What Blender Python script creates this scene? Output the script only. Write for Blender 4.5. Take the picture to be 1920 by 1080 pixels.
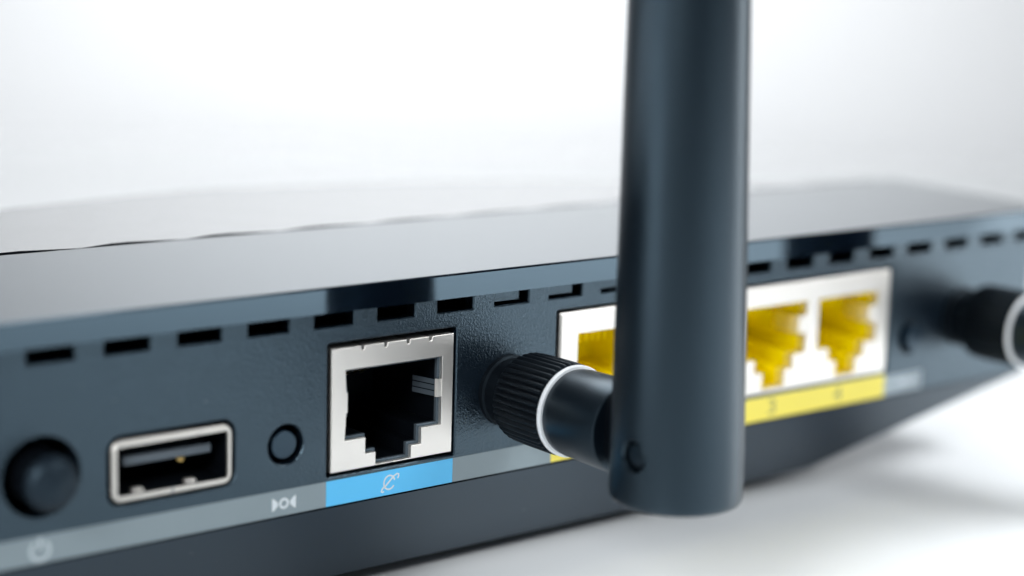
import bpy, bmesh, math, random
from mathutils import Vector, Matrix
random.seed(4)
D = bpy.data
scene = bpy.context.scene
COL = scene.collection
S = 0.001                      # every dimension below is in millimetres
for o in list(D.objects): D.objects.remove(o)

# ------------------------------------------------------------------ camera
cam_d = D.cameras.new("camera"); cam = D.objects.new("camera", cam_d); COL.objects.link(cam)
yaw, pitch, roll = math.radians(39.30130), math.radians(10.51576), math.radians(1.69070)
Fv = Vector((math.sin(yaw)*math.cos(pitch), math.cos(yaw)*math.cos(pitch), -math.sin(pitch)))
Rv = Vector((math.cos(yaw), -math.sin(yaw), 0)); Uv = Rv.cross(Fv)
R2 = Rv*math.cos(roll)+Uv*math.sin(roll); U2 = Uv*math.cos(roll)-Rv*math.sin(roll)
M = Matrix((R2, U2, -Fv)).transposed().to_4x4()
M.translation = Vector((-106.93088, -160.32000, 56.38502))*S
cam.matrix_world = M
cam_d.sensor_width = 36; cam_d.lens = 3485.54626/1920*36
cam_d.clip_start = 0.005; cam_d.clip_end = 50
cam_d.dof.use_dof = True; cam_d.dof.focus_distance = 0.2065; cam_d.dof.aperture_fstop = 10.0
scene.camera = cam

# ------------------------------------------------------------------ world, lamps, exposure
world = D.worlds.new("World"); scene.world = world; world.use_nodes = True
bg = world.node_tree.nodes["Background"]; bg.inputs[0].default_value = (0.80, 0.90, 1.0, 1); bg.inputs[1].default_value = 0.09
scene.view_settings.view_transform = 'Standard'; scene.view_settings.look = 'None'
scene.view_settings.exposure = 0.0; scene.view_settings.gamma = 1.0

def area(name, loc, target, sx, sy, power, col=(1, 1, 1), spread=180):
    l = D.lights.new(name, 'AREA'); l.shape = 'RECTANGLE'; l.size = sx*S; l.size_y = sy*S
    l.energy = power; l.color = col; l.spread = math.radians(spread)
    o = D.objects.new(name, l); COL.objects.link(o)
    o.location = Vector(loc)*S
    o.rotation_euler = (Vector(target)-Vector(loc)).to_track_quat('-Z', 'Y').to_euler()
    return o
def view_pt(u, v, z): return (40+math.cos(yaw)*u+math.sin(yaw)*v, -math.sin(yaw)*u+math.cos(yaw)*v, z)
area("softbox_backdrop", view_pt(-30, 520, 330), view_pt(-30, 800, 190), 440, 120, 1.7, (1.0, 1.0, 1.0))
area("softbox_overhead", view_pt(-90, 300, 420), view_pt(-80, 300, 0), 420, 200, 1.7, (0.98, 0.99, 1.0))
area("softbox_right", (190, -270, 250), (150, -230, -16), 400, 180, 2.15, (0.97, 0.99, 1.0), 90)
area("softbox_left", (-290, 100, 150), (-285, 97, -16), 380, 260, 5.0, (0.95, 0.98, 1.0), 60)
area("softbox_front", (-350, -195, 250), (60, 0, 0), 160, 140, 1.45, (0.97, 0.99, 1.0))
area("softbox_rim", (420, -150, 60), (24, -28, 40), 140, 140, 0.33, (0.97, 0.99, 1.0))

# ------------------------------------------------------------------ materials
def mat(name, base, rough=0.5, metal=0.0, tint=(1, 1, 1), ior=1.5, grain=0.0, gscale=3.0, gkind='noise',
        rvar=0.0, cvar=0.0, dust=0.0, coat=0.0, sss=0.0):
    m = D.materials.new(name); m.use_nodes = True
    nt = m.node_tree; N = nt.nodes; L = nt.links; b = N["Principled BSDF"]
    b.inputs["Base Color"].default_value = (*base, 1); b.inputs["Roughness"].default_value = rough
    b.inputs["Metallic"].default_value = metal; b.inputs["IOR"].default_value = ior
    b.inputs["Specular Tint"].default_value = (*tint, 1)
    b.inputs["Coat Weight"].default_value = coat; b.inputs["Coat Roughness"].default_value = 0.05
    tc = N.new("ShaderNodeTexCoord"); mp = N.new("ShaderNodeMapping"); mp.inputs["Scale"].default_value = (1000, 1000, 1000)
    L.new(tc.outputs["Object"], mp.inputs["Vector"]); V = mp.outputs["Vector"]
    def noise(sc, det=3, rg=0.5):
        n = N.new("ShaderNodeTexNoise"); n.inputs["Scale"].default_value = sc; n.inputs["Detail"].default_value = det
        n.inputs["Roughness"].default_value = rg; L.new(V, n.inputs["Vector"]); return n.outputs["Fac"]
    if grain:
        if gkind == 'leather':
            v = N.new("ShaderNodeTexVoronoi"); v.feature = 'SMOOTH_F1'; v.inputs["Scale"].default_value = gscale
            v.inputs["Smoothness"].default_value = 0.4
            nn = N.new("ShaderNodeTexNoise"); nn.inputs["Scale"].default_value = gscale*0.7; L.new(V, nn.inputs["Vector"])
            ad = N.new("ShaderNodeVectorMath"); ad.operation = 'MULTIPLY_ADD'; ad.inputs[1].default_value = (0.5, 0.5, 0.5)
            L.new(nn.outputs["Color"], ad.inputs[0]); L.new(V, ad.inputs[2]); L.new(ad.outputs[0], v.inputs["Vector"])
            h = v.outputs["Distance"]
        else:
            h = noise(gscale, 4, 0.6)
        bp = N.new("ShaderNodeBump"); bp.inputs["Strength"].default_value = grain; bp.inputs["Distance"].default_value = 0.0001
        L.new(h, bp.inputs["Height"]); L.new(bp.outputs[0], b.inputs["Normal"])
    if rvar:
        mr = N.new("ShaderNodeMapRange"); mr.inputs["From Min"].default_value = 0.3; mr.inputs["From Max"].default_value = 0.7
        mr.inputs["To Min"].default_value = max(0.02, rough-rvar); mr.inputs["To Max"].default_value = rough+rvar
        L.new(noise(0.13, 5, 0.6), mr.inputs["Value"]); L.new(mr.outputs[0], b.inputs["Roughness"])
    col = None
    if cvar:
        mr = N.new("ShaderNodeMix"); mr.data_type = 'RGBA'
        mr.inputs[6].default_value = (*[c*(1-cvar) for c in base], 1); mr.inputs[7].default_value = (*[min(1, c*(1+cvar)) for c in base], 1)
        L.new(noise(0.2, 4), mr.inputs[0]); col = mr.outputs[2]; L.new(col, b.inputs["Base Color"])
    if dust:
        v = N.new("ShaderNodeTexVoronoi"); v.inputs["Scale"].default_value = 0.42; L.new(V, v.inputs["Vector"])
        lt = N.new("ShaderNodeMath"); lt.operation = 'LESS_THAN'
        w = N.new("ShaderNodeTexWhiteNoise"); L.new(v.outputs["Color"], w.inputs["Vector"])
        sc = N.new("ShaderNodeMath"); sc.operation = 'MULTIPLY'; sc.inputs[1].default_value = dust
        pw = N.new("ShaderNodeMath"); pw.operation = 'POWER'; pw.inputs[1].default_value = 4
        L.new(w.outputs["Value"], pw.inputs[0]); L.new(pw.outputs[0], sc.inputs[0])
        L.new(v.outputs["Distance"], lt.inputs[0]); L.new(sc.outputs[0], lt.inputs[1])
        mx = N.new("ShaderNodeMix"); mx.data_type = 'RGBA'; L.new(lt.outputs[0], mx.inputs[0])
        mx.inputs[6].default_value = (*base, 1); mx.inputs[7].default_value = (0.30, 0.31, 0.32, 1)
        if col: L.new(col, mx.inputs[6])
        L.new(mx.outputs[2], b.inputs["Base Color"])
    return m
BT = (0.56, 0.81, 1.0)
M_PANEL = mat("grained_plastic", (0.003, 0.006, 0.011), 0.30, tint=BT, ior=1.95, grain=0.45, gscale=4.3, gkind='leather', dust=0.05)
M_SHELL = mat("satin_plastic", (0.0015, 0.008, 0.019), 0.32, tint=BT, ior=1.75, grain=0.10, gscale=5, dust=0.05)
M_LID = mat("gloss_lid", (0.002, 0.004, 0.008), 0.045, tint=BT, ior=1.9, grain=0.010, gscale=0.25, rvar=0.02)
M_PAT = mat("pattern_cover", (0.36, 0.37, 0.38), 0.20, ior=1.8, grain=0.02, gscale=2)
M_ANT = mat("antenna_plastic", (0.001, 0.0025, 0.005), 0.36, tint=BT, ior=1.65, grain=0.12, gscale=7, dust=0.03)
M_BUTTON = mat("button_rubber", (0.006, 0.010, 0.016), 0.5, tint=BT, ior=1.5, grain=0.1, gscale=5)
M_NUT = mat("nut_plastic", (0.0035, 0.0045, 0.0065), 0.45, tint=BT, ior=1.35, grain=0.15, gscale=4, dust=0.07)
M_RING = mat("white_ring", (0.84, 0.87, 0.90), 0.4)
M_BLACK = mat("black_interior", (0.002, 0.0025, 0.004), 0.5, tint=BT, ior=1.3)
M_JACKB = mat("jack_black", (0.06, 0.075, 0.09), 0.30, tint=BT)
M_METAL = mat("nickel_plate", (0.90, 0.87, 0.83), 0.48, metal=1.0, grain=0.02, gscale=0.8, cvar=0.02, rvar=0.03)
M_RIM = mat("rim_steel", (0.78, 0.755, 0.71), 0.5, metal=1.0, grain=0.02, gscale=0.8, cvar=0.02)
M_GREY3 = mat("grey_print_pale", (0.50, 0.57, 0.61), 0.45)
M_GOLD = mat("gold_contact", (0.75, 0.52, 0.18), 0.3, metal=1.0)
M_YEL = mat("yellow_housing", (1.0, 0.82, 0.001), 0.6, tint=(1.0, 0.75, 0.02), grain=0.05, gscale=1.5)
M_GREY = mat("grey_print", (0.235, 0.295, 0.325), 0.45, grain=0.05, gscale=4, cvar=0.03)
M_GREY2 = mat("grey_print_light", (0.34, 0.41, 0.46), 0.45)
M_BLUE = mat("blue_print", (0.10, 0.55, 0.95), 0.45, grain=0.05, gscale=4)
M_YPR = mat("yellow_print", (0.88, 0.75, 0.11), 0.45, grain=0.05, gscale=4)
M_WHITE = mat("white_print", (0.70, 0.76, 0.80), 0.5)
M_OLIVE = mat("olive_print", (0.33, 0.32, 0.12), 0.5)
M_TONGUE = mat("usb_tongue", (0.11, 0.14, 0.17), 0.45)
M_BACK = mat("white_backdrop", (0.69, 0.705, 0.72), 0.5)
M_TABLE = mat("white_table", (0.71, 0.73, 0.745), 0.22, ior=1.45, rvar=0.04)
M_RUB = mat("rubber", (0.02, 0.02, 0.022), 0.7)

# ------------------------------------------------------------------ mesh helpers
def finish(bm, name, m, parent=None, smooth=35, recalc=True):
    if recalc: bmesh.ops.recalc_face_normals(bm, faces=bm.faces)
    if smooth:
        a = math.radians(smooth)
        for f in bm.faces: f.smooth = True
        for e in bm.edges:
            if len(e.link_faces) != 2 or e.calc_face_angle(9) > a: e.smooth = False
    bmesh.ops.scale(bm, vec=(S, S, S), verts=bm.verts)
    me = D.meshes.new(name); bm.to_mesh(me); bm.free(); me.materials.append(m)
    o = D.objects.new(name, me); COL.objects.link(o)
    if parent: o.parent = parent
    return o
def empty(name, parent=None, loc=(0, 0, 0)):
    o = D.objects.new(name, None); o.empty_display_size = 0.005; COL.objects.link(o)
    o.location = Vector(loc)*S
    if parent: o.parent = parent
    return o
def area2(l): return 0.5*sum(l[i][0]*l[(i+1) % len(l)][1]-l[(i+1) % len(l)][0]*l[i][1] for i in range(len(l)))
def offset(l, d):
    if area2(l) < 0: l = l[::-1]
    n = len(l); out = []
    for i in range(n):
        p0, p, p1 = l[i-1], l[i], l[(i+1) % n]
        a = Vector((p[0]-p0[0], p[1]-p0[1])).normalized(); b = Vector((p1[0]-p[0], p1[1]-p[1])).normalized()
        na = Vector((a.y, -a.x)); nb = Vector((b.y, -b.x))
        k = 1+na.dot(nb); mv = (na+nb)/max(k, 0.2)
        out.append((p[0]+mv.x*d, p[1]+mv.y*d))
    return out
def rect(x0, z0, x1, z1): return [(x0, z0), (x1, z0), (x1, z1), (x0, z1)]
def rrect(x0, z0, x1, z1, r, n=6):
    out = []
    for cx, cz, a0 in ((x1-r, z0+r, -90), (x1-r, z1-r, 0), (x0+r, z1-r, 90), (x0+r, z0+r, 180)):
        for k in range(n+1):
            a = math.radians(a0+90*k/n); out.append((cx+r*math.cos(a), cz+r*math.sin(a)))
    return out
def circ(cx, cz, r, n=48): return [(cx+r*math.cos(2*math.pi*k/n), cz+r*math.sin(2*math.pi*k/n)) for k in range(n)]
def loop(bm, pts, y): return [bm.verts.new((p[0], y, p[1])) for p in pts]
def edges(bm, vs): return [bm.edges.new((vs[i], vs[(i+1) % len(vs)])) for i in range(len(vs))]
def bridge(bm, A, B):
    n = len(A)
    for i in range(n): bm.faces.new((A[i], A[(i+1) % n], B[(i+1) % n], B[i]))
def add_plate(bm, outline, holes, y0, depth, ch=0.0, hch=None, back=True):
    """flat plate facing -y at y0, with holes and chamfered rims"""
    if hch is None: hch = ch
    if area2(outline) < 0: outline = outline[::-1]
    holes = [h if area2(h) > 0 else h[::-1] for h in holes]
    front = []; rims = []
    for lp, c in [(outline, -ch)]+[(h, hch) for h in holes]:
        a = loop(bm, offset(lp, c) if c else lp, y0)
        front += edges(bm, a)
        b = a
        if c: b = loop(bm, lp, y0+abs(c)); bridge(bm, a, b)
        e = loop(bm, lp, y0+depth); bridge(bm, b, e); rims.append(e)
    bmesh.ops.triangle_fill(bm, use_beauty=True, use_dissolve=False, edges=front)
    if back:
        be = []
        for r in rims: be += [bm.edges.get((r[i], r[(i+1) % len(r)])) for i in range(len(r))]
        bmesh.ops.triangle_fill(bm, use_beauty=True, use_dissolve=False, edges=be)
def plate(name, m, parent, outline, holes, y0, depth, ch=0.0, hch=None, **k):
    bm = bmesh.new(); add_plate(bm, outline, holes, y0, depth, ch, hch); return finish(bm, name, m, parent, **k)
def pocket(bm, outline, y0, y1):
    a = loop(bm, outline, y0); b = loop(bm, outline, y1); bridge(bm, a, b); bm.faces.new(b)
def add_box(bm, x0, y0, z0, x1, y1, z1, bev=0.0):
    r = bmesh.ops.create_cube(bm, size=1)
    vs = r['verts']
    for v in vs:
        v.co = Vector((x0 if v.co.x < 0 else x1, y0 if v.co.y < 0 else y1, z0 if v.co.z < 0 else z1))
    if bev:
        es = list({e for v in vs for e in v.link_edges})
        bmesh.ops.bevel(bm, geom=es, offset=bev, segments=2, affect='EDGES', profile=0.5)
def add_lathe(bm, prof, origin, n=64, axis='y', rf=None, cap0=True, cap1=True):
    """prof: list of (along, radius); along grows in -y for 'y', in -x for 'x', +z for 'z'"""
    rings = []
    for t, r in prof:
        ring = []
        for k in range(n):
            a = 2*math.pi*k/n; rr = r if rf is None else rf(r, k, t)
            c, s = rr*math.cos(a), rr*math.sin(a)
            p = {'y': (c, -t, s), 'x': (-t, c, s), 'z': (c, s, t)}[axis]
            ring.append(bm.verts.new(Vector(origin)+Vector(p)))
        rings.append(ring)
    for A, B in zip(rings, rings[1:]): bridge(bm, A, B)
    if cap0: bm.faces.new(rings[0])
    if cap1: bm.faces.new(rings[-1])
def stroke(bm, pts, w, y, closed=False, th=0.02):
    n = len(pts); L_ = []; R_ = []
    for i in range(n):
        a = Vector(pts[i-1] if (closed or i > 0) else pts[i]); b = Vector(pts[(i+1) % n] if (closed or i < n-1) else pts[i])
        t = (b-a).normalized(); nn = Vector((-t.y, t.x))*w/2; p = Vector(pts[i])
        L_.append(p+nn); R_.append(p-nn)
    f = []
    for y_ in (y, y+th):
        l = [bm.verts.new((p.x, y_, p.y)) for p in L_]; r = [bm.verts.new((p.x, y_, p.y)) for p in R_]; f.append((l, r))
    m_ = n if closed else n-1
    for i in range(m_):
        j = (i+1) % n
        for l, r in f: bm.faces.new((l[i], l[j], r[j], r[i]))
        bm.faces.new((f[0][0][i], f[0][0][j], f[1][0][j], f[1][0][i])); bm.faces.new((f[0][1][i], f[0][1][j], f[1][1][j], f[1][1][i]))
    if not closed:
        for i in (0, n-1): bm.faces.new((f[0][0][i], f[0][1][i], f[1][1][i], f[1][0][i]))
def arc(cx, cz, r, a0, a1, n=24, rx=None, rot=0):
    rx = rx or r; out = []
    for k in range(n+1):
        a = math.radians(a0+(a1-a0)*k/n); x, z = rx*math.cos(a), r*math.sin(a); q = math.radians(rot)
        out.append((cx+x*math.cos(q)-z*math.sin(q), cz+x*math.sin(q)+z*math.cos(q)))
    return out

# ------------------------------------------------------------------ the setting: table and backdrop (a white sweep)
ZT = -16.6
def frame_pt(u, v, z):   # u across the view, v away from the camera
    c = Vector((40, 0)); e1 = Vector((math.cos(yaw), -math.sin(yaw))); e2 = Vector((math.sin(yaw), math.cos(yaw)))
    p = c+e1*u+e2*v; return (p.x, p.y, z)
bm = bmesh.new()
vs = [bm.verts.new(frame_pt(u, v, ZT)) for u, v in ((-900, -270), (900, -270), (900, 450), (-900, 450))]
bm.faces.new(vs); t = finish(bm, "table", M_TABLE, smooth=0); t["kind"] = "structure"
bm = bmesh.new(); prof = [(450, ZT)]
for k in range(1, 25):
    a = math.pi/2*k/24; prof.append((450+350*math.sin(a), ZT+350*(1-math.cos(a))))
prof.append((800, 1000)); rows = []
for v, z in prof: rows.append([bm.verts.new(frame_pt(-900, v, z)), bm.verts.new(frame_pt(900, v, z))])
for a, b in zip(rows, rows[1:]): bm.faces.new((a[0], a[1], b[1], b[0]))
t = finish(bm, "backdrop", M_BACK, smooth=60); t["kind"] = "structure"

# ------------------------------------------------------------------ the router
router = empty("router", None, (24, 0, ZT))
router["label"] = "black wireless router with ports, buttons and screw-on antennas on a white table"
router["category"] = "router"
OFF = Vector((-24, 0, -ZT))*S
def attach(o): o.parent = router; o.location = OFF+o.location; return o

ports_parts = []
XC = 24.0
# vents
VP, VX, VW = 8.03, -34.32, 4.95
vents = [(VX+VP*n, 16.06, min(VX+VP*n+VW, 121.6), 17.75) for n in range(-4, 20)]
# openings
WAN = rrect(-0.5, -0.42, 16.6, 14.25, 0.25, 2)
LAN = rrect(31.2, -0.12, 91.3, 14.6, 0.25, 2)
USB = rrect(-26.1, 0.6, -11.7, 7.75, 1.5, 5)
PWR = circ(-33.0, 4.95, 3.95, 56); WPS = circ(-5.62, 4.03, 2.18, 40); RST = circ(95.7, 4.2, 2.2, 40)
bm = bmesh.new()
add_plate(bm, rect(-72.3, -3.68, 122.4, 18.2), [rect(*v) for v in vents]+[WAN, LAN, USB, PWR, WPS, RST], 0, 1.6, 0.12, 0.14)
attach(finish(bm, "rear_panel", M_PANEL, smooth=0))
# lower shell: slanted facet, underside and side walls
bm = bmesh.new()
def poly3(bm, pts): return bm.faces.new([bm.verts.new(p) for p in pts])
T = [(-72.3, 0.12, -3.86), (122.4, 0.12, -3.86)]; B = [(-37, 8.1, -15.1), (85, 8.1, -15.1)]
outer = [(130, 33), (117, 36), (105, 41), (87, 53), (74, 61), (53, 68.8), (24, 74.6)]
outl = outer+[(48-x, y) for x, y in outer[-2::-1]]            # far edge, right to left
low = [(x*0.93+24*0.07, y*0.94) for x, y in outl]
vt = [bm.verts.new(T[0]), bm.verts.new(T[1])]; vb = [bm.verts.new(B[0]), bm.verts.new(B[1])]
vt2 = [bm.verts.new((x, y, -3.2)) for x, y in low]
vb2 = [bm.verts.new((24+(x-24)*0.70, 8.1+(y-8)*0.86, -15.1)) for x, y in low]
ringT = [vt[0], vt[1]]+vt2; ringB = [vb[0], vb[1]]+vb2
for i in range(len(ringT)):
    j = (i+1) % len(ringT); bm.faces.new((ringT[i], ringT[j], ringB[j], ringB[i]))
bm.faces.new(ringB)
rt = [bm.verts.new((-72.3, 0.9, -3.5)), bm.verts.new((122.4, 0.9, -3.5))]+[bm.verts.new((x, y, 18.0)) for x, y in low]
up = [bm.verts.new((-72.3, 1.0, 18.0)), bm.verts.new((122.4, 1.0, 18.0))]+rt[2:]
for i in range(1, len(ringT)):
    j = (i+1) % len(ringT)
    q = [ringT[i], ringT[j], up[j], up[i]]
    bm.faces.new(q)
bmesh.ops.bevel(bm, geom=[e for e in bm.edges if e.verts[0] in ringB and e.verts[1] in ringB], offset=0.5, segments=3, affect='EDGES')
attach(finish(bm, "lower_shell", M_SHELL, smooth=0))
# black inner liner behind the openings and the seam
bm = bmesh.new(); add_box(bm, -72.0, 1.75, -3.6, 120.0, 1.76, -3.0)
add_plate(bm, rect(-72.2, -4.3, 120.2, -3.3), [], 0.75, 0.3)
add_plate(bm, rect(-72, -3.5, 120, 17.9), [], 15.5, 0.5)
attach(finish(bm, "inner_liner", M_BLACK, smooth=0))
# vent slots
for i, v in enumerate(vents):
    bm = bmesh.new(); o = offset(rect(*v), 0.02); pocket(bm, o, 0.5, 6.0)
    vo = attach(finish(bm, "vent_slot", M_BLACK, smooth=0))
    if i-4 in (7, 8, 9, 10):
        bm = bmesh.new(); add_box(bm, v[0]-0.01, 0.32, 16.48, v[0]+3.7, 2.2, 17.74, 0.05)
        finish(bm, "inner_rib", M_PANEL, vo, smooth=0)
# lid: slab with bevelled rim
def slab(bm, loop2, z0, z1, bev, segs=3):
    n = len(loop2); rings = []
    prof = [(0, z0)]+[(bev*(1-math.cos(math.pi/2*k/segs)), z1-bev+bev*math.sin(math.pi/2*k/segs)) for k in range(segs+1)]
    for ins, z in prof:
        rings.append([bm.verts.new((p[0], p[1], z)) for p in (offset(loop2, -ins) if ins else loop2)])
    for A, B_ in zip(rings, rings[1:]): bridge(bm, A, B_)
    return rings
band = [(-74, -1.5), (125, -1.5), (130, 33), (24, 33), (-82, 33)]
bm = bmesh.new(); r = slab(bm, [(-74, -1.5), (125, -1.5), (130, 33), (-82, 33)], 17.9, 20.65, 0.22, 5)
bm.faces.new(r[-1]); bm.faces.new(r[0])
attach(finish(bm, "lid", M_LID, smooth=0))
# rear band of the lid ends at y=33; beyond it the embossed diamond cover with scalloped edge
def crest(x):      # far edge of the cover at x
    pts = sorted(outl)
    for (xa, ya), (xb, yb) in zip(pts, pts[1:]):
        if xa <= x <= xb: return ya+(yb-ya)*(x-xa)/(xb-xa)
    return 33
PER = 13.4; X0 = 0.9
bm = bmesh.new(); cols = []; NY = 12; edge_pts = []
xs = [X0+PER*k/6 for k in range(-36, 60) if -79 < X0+PER*k/6 < 127]
for x in xs:
    ph = ((x-X0)/PER) % 1.0
    g = (ph/0.42 if ph < 0.42 else (1-ph)/0.58)               # scallop: pointed lens along the seam
    y0 = 33.05+1.7*g*(1.0 if x < 5 else max(0.45, 1-(x-5)/70)); y1 = max(crest(x), y0+0.5); col = []
    for j in range(NY+1):
        f = j/NY; y = y0+(y1-y0)*f
        u = (x-X0)/PER; w = (y-33)/(PER*1.5)
        d = abs(((u+w) % 1)-0.5)+abs(((u-w) % 1)-0.5)
        z = 20.66+0.08*(d-0.5)
        if j == 0: z = 20.66
        if j == NY: z -= 0.5
        col.append(bm.verts.new((x, y, z)))
    low1 = bm.verts.new((x, y1+0.2, 17.9)); cols.append(col+[low1]); edge_pts.append((x, y0))
for A, B_ in zip(cols, cols[1:]):
    for j in range(len(A)-1): bm.faces.new((A[j], B_[j], B_[j+1], A[j+1]))
attach(finish(bm, "patterned_cover", M_PAT, smooth=0))
bm = bmesh.new()
for (xa, ya), (xb, yb) in zip(edge_pts, edge_pts[1:]):
    poly3(bm, [(xa, ya+0.01, 18.9), (xb, yb+0.01, 18.9), (xb, yb+0.01, 20.65), (xa, ya+0.01, 20.65)])
bmesh.ops.remove_doubles(bm, verts=bm.verts, dist=0.001)
attach(finish(bm, "cover_edge", M_BLACK, smooth=0))
bm = bmesh.new(); poly3(bm, [(-82, 33.0, 19.2), (130, 33.0, 19.2), (128, 35.5, 19.2), (-80, 35.5, 19.2)])
attach(finish(bm, "seam_groove", M_LID, smooth=0))

# ---- printed strip under the ports
yp = -0.035
def strip(name, m, x0, z0, x1, z1): return attach(plate(name, m, None, rect(x0, z0, x1, z1), [], yp, 0.03))
s_g1 = strip("grey_stripe", M_GREY, -70, -3.60, -0.60, -0.80)
s_b = strip("blue_stripe", M_BLUE, -0.58, -3.60, 16.38, -0.80)
s_g2 = strip("grey_stripe", M_GREY, 16.40, -3.60, 30.88, -0.80)
s_y = strip("yellow_stripe", M_YPR, 30.90, -3.56, 90.92, -0.42)
s_g3 = strip("grey_stripe", M_GREY2, 90.94, -3.40, 98.9, -0.70)
yi = yp-0.02
bm = bmesh.new()     # power symbol
stroke(bm, arc(-33.3, -2.3, 0.95, 125, 415, 40, rx=0.95), 0.36, yi); stroke(bm, [(-33.3, -1.0), (-33.3, -2.2)], 0.36, yi)
finish(bm, "power_symbol", M_GREY3, s_g1, smooth=0)
bm = bmesh.new()     # link symbol: two facing horns and a ring
stroke(bm, arc(-5.86, -2.27, 0.47, 0, 360*31/32, 31), 0.26, yi, closed=True)
for sx in (-1, 1):
    base = -5.86+sx*1.46; tip = -5.86+sx*0.76
    pts = [(base, -1.56), (base, -2.98), (base-sx*0.28, -2.86), (tip, -2.45), (tip, -2.1), (base-sx*0.28, -1.68)]
    add_plate(bm, pts, [], yi, 0.018)
finish(bm, "link_symbol", M_WHITE, s_g1, smooth=0)
bm = bmesh.new()     # globe with orbit
stroke(bm, arc(7.68, -2.2, 0.78, 20, 335, 32, rx=0.72, rot=-8), 0.17, yi)
stroke(bm, [(6.98, -2.72), (7.4, -2.35), (7.95, -1.85), (8.35, -1.52), (8.7, -1.36), (8.93, -1.42), (8.93, -1.62), (8.8, -1.9)], 0.17, yi-0.002)
stroke(bm, [(7.02, -2.55), (6.72, -2.86), (6.62, -3.12), (6.78, -3.2), (6.98, -3.12)], 0.17, yi-0.002)
finish(bm, "globe_symbol", M_WHITE, s_b, smooth=0)
def text(s, size, x, z, m, parent, name, sx=1.0):
    cu = D.curves.new(name, 'FONT'); cu.body = s; cu.size = size*S; cu.align_x = 'CENTER'; cu.align_y = 'CENTER'; cu.extrude = 0.00001
    ob = D.objects.new(name, cu); COL.objects.link(ob); bpy.context.view_layer.update()
    me = D.meshes.new_from_object(ob.evaluated_get(bpy.context.evaluated_depsgraph_get()))
    D.objects.remove(ob); D.curves.remove(cu)
    me.transform(Matrix.Translation(Vector((x, yi, z))*S) @ Matrix.Rotation(math.pi/2, 4, 'X') @ Matrix.Diagonal((sx, 1, 1, 1)))
    me.materials.clear(); me.materials.append(m)
    o = D.objects.new(name, me); COL.objects.link(o); o.parent = parent; return o
text("3", 2.9, 68.5, -2.0, M_OLIVE, s_y, "port_number", 1.3); text("4", 2.9, 81.3, -2.0, M_OLIVE, s_y, "port_number", 1.2)
text("RESET", 1.5, 95.9, -2.05, M_WHITE, s_g3, "printed_word")

# ---- WAN jack
def steps(cx, hw, zt, z1, h1, z2, h2, zb):      # jack opening profile, latch side down
    return [(cx-h2, zb), (cx+h2, zb), (cx+h2, z2), (cx+h1, z2), (cx+h1, z1), (cx+hw, z1), (cx+hw, zt), (cx-hw, zt), (cx-hw, z1), (cx-h1, z1), (cx-h1, z2), (cx-h2, z2)]
wan = attach(empty("network_jack", None)); wan["label"] = "single metal network jack with black inside above the blue stripe"
op = steps(8.18, 6.45, 11.15, 3.35, 3.75, 1.54, 2.38, 0.14)
op = op[:7]+op[7:8]+[(1.9, 8.7), (2.06, 8.6), (2.06, 6.45), (1.9, 6.35)]+op[8:]     # the little lug on the left edge
out = [(0, 0), (16.17, 0), (16.17, 13.58)]
for x in (12.95, 9.95, 6.95, 3.95):
    out += [(x+0.26, 13.58), (x+0.16, 13.10), (x-0.14, 13.10), (x-0.22, 13.58)]
out += [(0, 13.58)]
bm = bmesh.new(); add_plate(bm, out, [op], -0.02, 3.0, 0.07, 0.03, back=False); finish(bm, "face_plate", M_METAL, wan, smooth=0)
bm = bmesh.new()
add_plate(bm, rect(0.2, 0.05, 16, 13.4), [offset(op, -0.30)], 0.5, 0.5, 0, 0.10); 
finish(bm, "housing", M_JACKB, wan, smooth=0)
bm = bmesh.new(); pocket(bm, offset(op, -0.30), 0.98, 13); finish(bm, "inside", M_BLACK, wan, smooth=0)
bm = bmesh.new()     # spring finger folded in at the right edge
f0 = [(14.7, 0.04), (14.1, 0.08), (13.95, 0.4)]
for (xa, ya), (xb, yb) in zip(f0, f0[1:]):
    poly3(bm, [(xa, ya, 6.55), (xa, ya, 8.58), (xb, yb, 8.58), (xb, yb, 6.55)])
bmesh.ops.remove_doubles(bm, verts=bm.verts, dist=0.001)
bmesh.ops.solidify(bm, geom=bm.faces, thickness=0.2)
finish(bm, "spring_finger", M_METAL, wan, smooth=50)
bm = bmesh.new()
for k in range(3):
    z0 = 6.6+k*0.68; poly3(bm, [(13.95, 0.42, z0), (13.95, 0.42, z0+0.56), (13.2, 3.6, z0+0.56), (13.2, 3.6, z0)])
bmesh.ops.solidify(bm, geom=bm.faces, thickness=0.12)
finish(bm, "dimmed_spring_leaf", M_TONGUE, wan, smooth=0)  # deeper finger metal, its dimming inside the jack put into a darker grey
for k in range(8):
    bm = bmesh.new(); x = 8.18+(k-3.5)*1.02
    bmesh.ops.create_cube(bm, size=1, matrix=Matrix.Translation((x, 8.5, 9.1)) @ Matrix.Rotation(math.radians(-28), 4, 'X') @ Matrix.Diagonal((0.35, 7, 0.2, 1)))
    finish(bm, "contact_pin", M_GOLD, wan, smooth=0)

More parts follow.
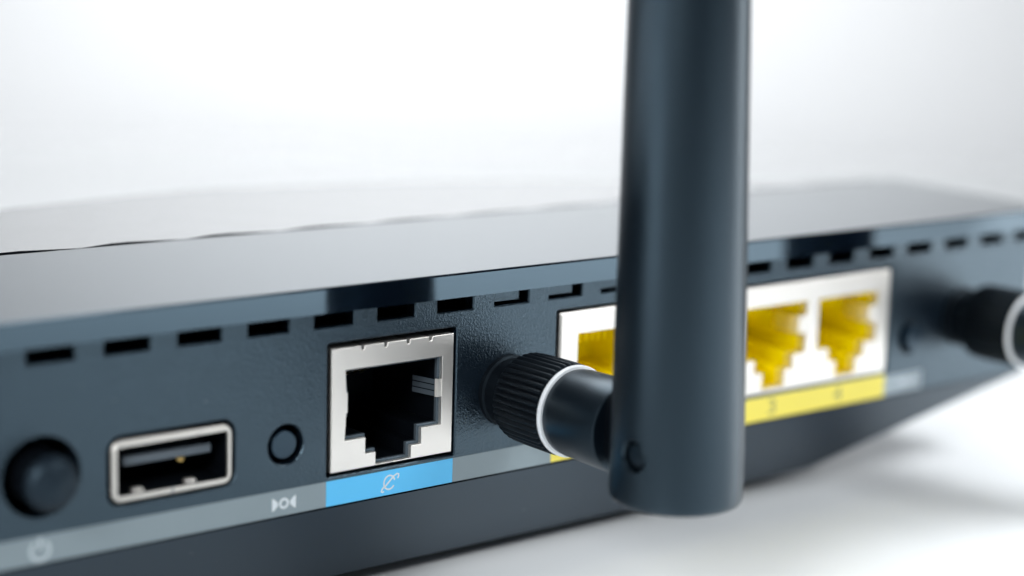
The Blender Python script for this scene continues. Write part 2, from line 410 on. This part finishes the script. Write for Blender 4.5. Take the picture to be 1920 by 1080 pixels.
# ---- four-port LAN block
lan = attach(empty("network_jack_block", None)); lan["label"] = "long metal block of four yellow network jacks above the yellow stripe"
LX = [40.42+14.02*k for k in range(4)]
ops = [steps(cx, 5.85, 11.5, 4.55, 3.55, 2.7, 2.05, 0.5) for cx in LX]
bm = bmesh.new(); add_plate(bm, rrect(31.76, 0.0, 90.88, 14.2, 0.2, 2), ops, -0.02, 3.0, 0.2, 0.05, back=False)
finish(bm, "face_plate", M_METAL, lan, smooth=0)
for cx, o_ in zip(LX, ops):
    bm = bmesh.new(); op2 = offset(o_, 0.12)
    a = loop(bm, op2, 0.15); b = loop(bm, offset(o_, -0.9), 10); bridge(bm, a, b); bm.faces.new(b)
    pk = finish(bm, "yellow_housing", M_YEL, lan, smooth=0)
    bm = bmesh.new()                       # ledges moulded along the side walls, comb at the top
    for s_ in (-1, 1):
        xw = cx+s_*5.9
        for z0, z1, w_ in ((9.9, 10.5, 0.7), (7.6, 8.1, 0.5), (5.9, 6.3, 0.9)):
            add_box(bm, min(xw, xw-s_*w_), 2.2, z0, max(xw, xw-s_*w_), 11.9, z1, 0.05)
    for k in range(9):
        x = cx+(k-4)*1.02; add_box(bm, x-0.14, 5.2, 8.9, x+0.14, 11.9, 11.4)
    finish(bm, "moulded_ledges", M_YEL, pk, smooth=0)
    for s_ in (1,):
        bm = bmesh.new(); xe = cx+5.85
        for (xa, ya), (xb, yb) in (((xe+0.05, 0.06), (xe-1.0, 0.3)), ((xe-1.0, 0.3), (xe-1.5, 1.6)), ((xe-1.5, 1.6), (xe-0.9, 5.0))):
            poly3(bm, [(xa, ya, 7.2), (xa, ya, 9.5), (xb, yb, 9.5), (xb, yb, 7.2)])
        bmesh.ops.remove_doubles(bm, verts=bm.verts, dist=0.001); bmesh.ops.solidify(bm, geom=bm.faces, thickness=0.2)
        finish(bm, "spring_finger", M_METAL, lan, smooth=50)

# ---- USB socket
usb = attach(empty("usb_socket", None))
bm = bmesh.new(); add_plate(bm, rrect(-25.65, 1.03, -12.17, 7.30, 1.05, 6), [rrect(-25.12, 1.60, -12.62, 6.62, 0.32, 4)], -0.12, 0.35, 0.15, 0.04, back=False)
finish(bm, "metal_rim", M_RIM, usb, smooth=40)
bm = bmesh.new(); pocket(bm, rrect(-25.14, 1.58, -12.60, 6.64, 0.35, 4), 0.06, 10); finish(bm, "inside", M_BLACK, usb, smooth=30)
bm = bmesh.new(); add_box(bm, -23.5, 1.7, 4.1, -13.55, 9.5, 5.1, 0.15); finish(bm, "tongue", M_TONGUE, usb, smooth=0)
for k in range(4):
    x = -22.4+k*2.45; bm = bmesh.new(); add_box(bm, x-0.45, 4.2, 3.96, x+0.45, 9, 4.12); finish(bm, "contact", M_GOLD, usb, smooth=0)
for x in (-22.5, -16.6):
    bm = bmesh.new()
    add_box(bm, x-0.6, 0.45, 1.55, x+0.6, 1.3, 1.98, 0.14); 
    finish(bm, "spring_tab", M_METAL, usb, smooth=50)
bm = bmesh.new(); add_lathe(bm, [(0, 0.35), (0.35, 0.45), (0.6, 0.2)], (-16.8, 2.6, 3.75), 16, 'y'); finish(bm, "contact_tip", M_GOLD, usb, smooth=50)
bm = bmesh.new(); add_box(bm, -19.1, -0.135, 0.98, -18.97, 0.0, 1.75); finish(bm, "rim_seam", M_TONGUE, usb, smooth=0)

# ---- buttons
def button(name, cx, cz, r, hole, y_out, dome, label):
    bm = bmesh.new(); pr = [(-6, r)]
    e = 0.62*r if dome else 0.18
    for k in range(9):
        a = math.pi/2*k/8; pr.append((-y_out-e+e*math.sin(a), r-e+e*math.cos(a)))
    if dome:
        for k in range(1, 7): rr = (r-e)*(1-k/7); pr.append((-y_out+0.25*(1-(rr/(r-e))**2), rr))
    if dome:
        add_lathe(bm, [(2.0, r-0.25)]+[q for q in pr if q[0] > 2.0], (cx, 0, cz), 56, 'y')
    else: add_lathe(bm, pr, (cx, 0, cz), 56, 'y')
    o = attach(finish(bm, name, M_BUTTON if dome else M_SHELL, smooth=40)); o["label"] = label
    bm = bmesh.new(); add_lathe(bm, [(-1.2, hole+0.02), (-7, hole+0.02)], (cx, 0, cz), 48, 'y', cap0=False)
    finish(bm, "button_well", M_BLACK, o, smooth=0)
    if dome:
        bm = bmesh.new(); add_lathe(bm, [(-6, r-0.1), (2.6, r-0.1)], (cx, 0, cz), 56, 'y'); finish(bm, "shaded_stem", M_BLACK, o, smooth=40)  # black puts the shade on the button's side into the colour
button("power_button", -33.1, 5.0, 2.8, 3.95, -3.7, True, "large round domed push button at the left end")
button("push_button", -5.62, 3.95, 1.55, 2.18, 0.35, False, "small recessed round button beside the metal network jack")
button("push_button", 95.9, 4.2, 1.75, 2.2, -0.9, False, "small blurred round button right of the yellow jacks")

# ---- antenna
def make_antenna(x, label):
    A = attach(empty("antenna", None, (x, 0, 6.1))); A["label"] = label
    bm = bmesh.new(); add_lathe(bm, [(-0.5, 4.2), (0.6, 4.15), (0.8, 3.9), (3.6, 3.9)], (0, 0, 0), 48); finish(bm, "socket_collar", M_BLACK, A)
    NR = 42; SUB = 8
    def rf(r, k, t):
        if r < 4.95: return r
        q = (k % SUB)/SUB; return r-0.36*(0.5+0.5*math.cos(2*math.pi*q))**1.6
    bm = bmesh.new(); pr = [(3.2, 3.9), (3.25, 4.6), (3.6, 4.98), (4.1, 5.15), (6.5, 5.22), (10.6, 5.24), (10.95, 5.15), (11.05, 4.93), (11.45, 4.9), (11.45, 3)]
    add_lathe(bm, pr, (0, 0, 0), NR*SUB, rf=rf); finish(bm, "knurled_nut", M_NUT, A, smooth=40)
    bm = bmesh.new(); add_lathe(bm, [(11.3, 4.0), (11.4, 5.05), (11.5, 5.16), (11.8, 5.16), (11.95, 5.06), (11.97, 4.6)], (0, 0, 0), 96); finish(bm, "white_ring", M_RING, A, smooth=50)
    bm = bmesh.new(); add_lathe(bm, [(11.9, 4.74), (12.05, 4.80), (13, 4.90), (16, 4.98), (20.0, 5.05), (20.4, 4.9), (20.5, 4.5)], (0, 0, 0), 96); finish(bm, "barrel", M_ANT, A, smooth=50)
    bm = bmesh.new(); add_lathe(bm, [(-3.4, 5.6), (-3.1, 5.95), (3.1, 5.95), (3.4, 5.6)], (0, -25.6, 0.6), 72, 'x'); finish(bm, "shadow_gap_knuckle", M_BLACK, A, smooth=50)  # knuckle disc, painted black for the shadow gap between barrel and mast
    # mast, centred at y=-28, bottom at z=-5.4 relative to the hinge axis
    bm = bmesh.new(); n = 96; yc = -28.0; zb = -5.85; Rb = 6.9; rings = []
    def rad(z): return 6.95-0.0185*max(0, z+2) if z < 110 else 4.85
    def lift(dy):   # rounded heel towards the router
        rr = 4.6; d = dy-(Rb-rr)
        return 0 if d <= 0 else rr-math.sqrt(max(0, rr*rr-min(d, rr)**2))
    prof = [(0.0, 0.02), (0.0, 0.35), (0.0, 0.7), (0.0, 0.86), (0.08, 0.93), (0.25, 0.97), (0.55, 0.995), (0.95, 1.0)]
    zs = [2.5, 5, 8, 12, 16]+list(range(22, 112, 6))
    for dz, fr in prof+[(z, 1.0) for z in zs]:
        ring = []
        for k in range(n):
            a = 2*math.pi*k/n; r_ = rad(zb+dz)*fr; px, py = r_*math.cos(a), r_*math.sin(a)
            w = max(0, 1-dz/9.0); ring.append(bm.verts.new((px-0.026*max(0, dz-4), yc+py, zb+dz+lift(py)*w)))
        rings.append(ring)
    for dz, fr in ((112, .9), (114, .7), (115, .4), (115.2, .05)):
        rings.append([bm.verts.new((4.95*fr*math.cos(2*math.pi*k/n)-0.026*(dz-4), yc+4.95*fr*math.sin(2*math.pi*k/n), zb+dz)) for k in range(n)])
    for a_, b_ in zip(rings, rings[1:]): bridge(bm, a_, b_)
    bm.faces.new(rings[0]); bm.faces.new(rings[-1])
    mast = finish(bm, "mast", M_ANT, A, smooth=45)
    # countersunk pin hole on the left flank (the cutter is removed after use)
    bm = bmesh.new(); add_lathe(bm, [(5.6, 1.55), (6.55, 1.55), (7.3, 2.0), (9, 2.0)], (0, -28.75, -0.1), 64, 'x')
    cut = finish(bm, "cutter", M_ANT, A, smooth=0); bpy.context.view_layer.update()
    md = mast.modifiers.new("hole", 'BOOLEAN'); md.operation = 'DIFFERENCE'; md.solver = 'EXACT'; md.object = cut
    bpy.context.view_layer.update()
    me = D.meshes.new_from_object(mast.evaluated_get(bpy.context.evaluated_depsgraph_get()))
    mast.modifiers.clear(); mast.data = me; D.objects.remove(cut)
    bm = bmesh.new(); bm.from_mesh(me)      # crisp rim round the pin hole
    for f in bm.faces: f.smooth = True
    for e in bm.edges: e.smooth = not (len(e.link_faces) != 2 or e.calc_face_angle(9) > math.radians(28))
    bm.to_mesh(me); bm.free()
    bm = bmesh.new(); add_lathe(bm, [(5.5, 1.25), (6.25, 1.25), (6.4, 1.12), (6.45, 0.6), (6.46, 0.05)], (0, -28.75, 0.0), 32, 'x'); finish(bm, "hinge_pin", M_ANT, A, smooth=40)
    return A
ant = make_antenna(24.0, "near antenna with a ribbed nut, white ring and upright matte mast")
def copy_part(o, parent):
    c = o.copy(); COL.objects.link(c); c.parent = parent
    for ch in list(o.children): copy_part(ch, c)
    return c
a2 = ant.copy(); COL.objects.link(a2); a2.parent = router
for ch in list(ant.children): copy_part(ch, a2)
a2.location = ant.location+Vector((106.8-24.0, 0, 0))*S
a2["label"] = "blurred antenna at the right end, only its dark nut and ring in view"

# rubber feet under the body
for x, y in ((-28, 16), (76, 16), (-20, 52), (68, 52)):
    bm = bmesh.new(); add_lathe(bm, [(ZT+0.02, 4.2), (-15.0, 4.5)], (x, y, 0), 24, 'z'); attach(finish(bm, "rubber_foot", M_RUB, smooth=40))
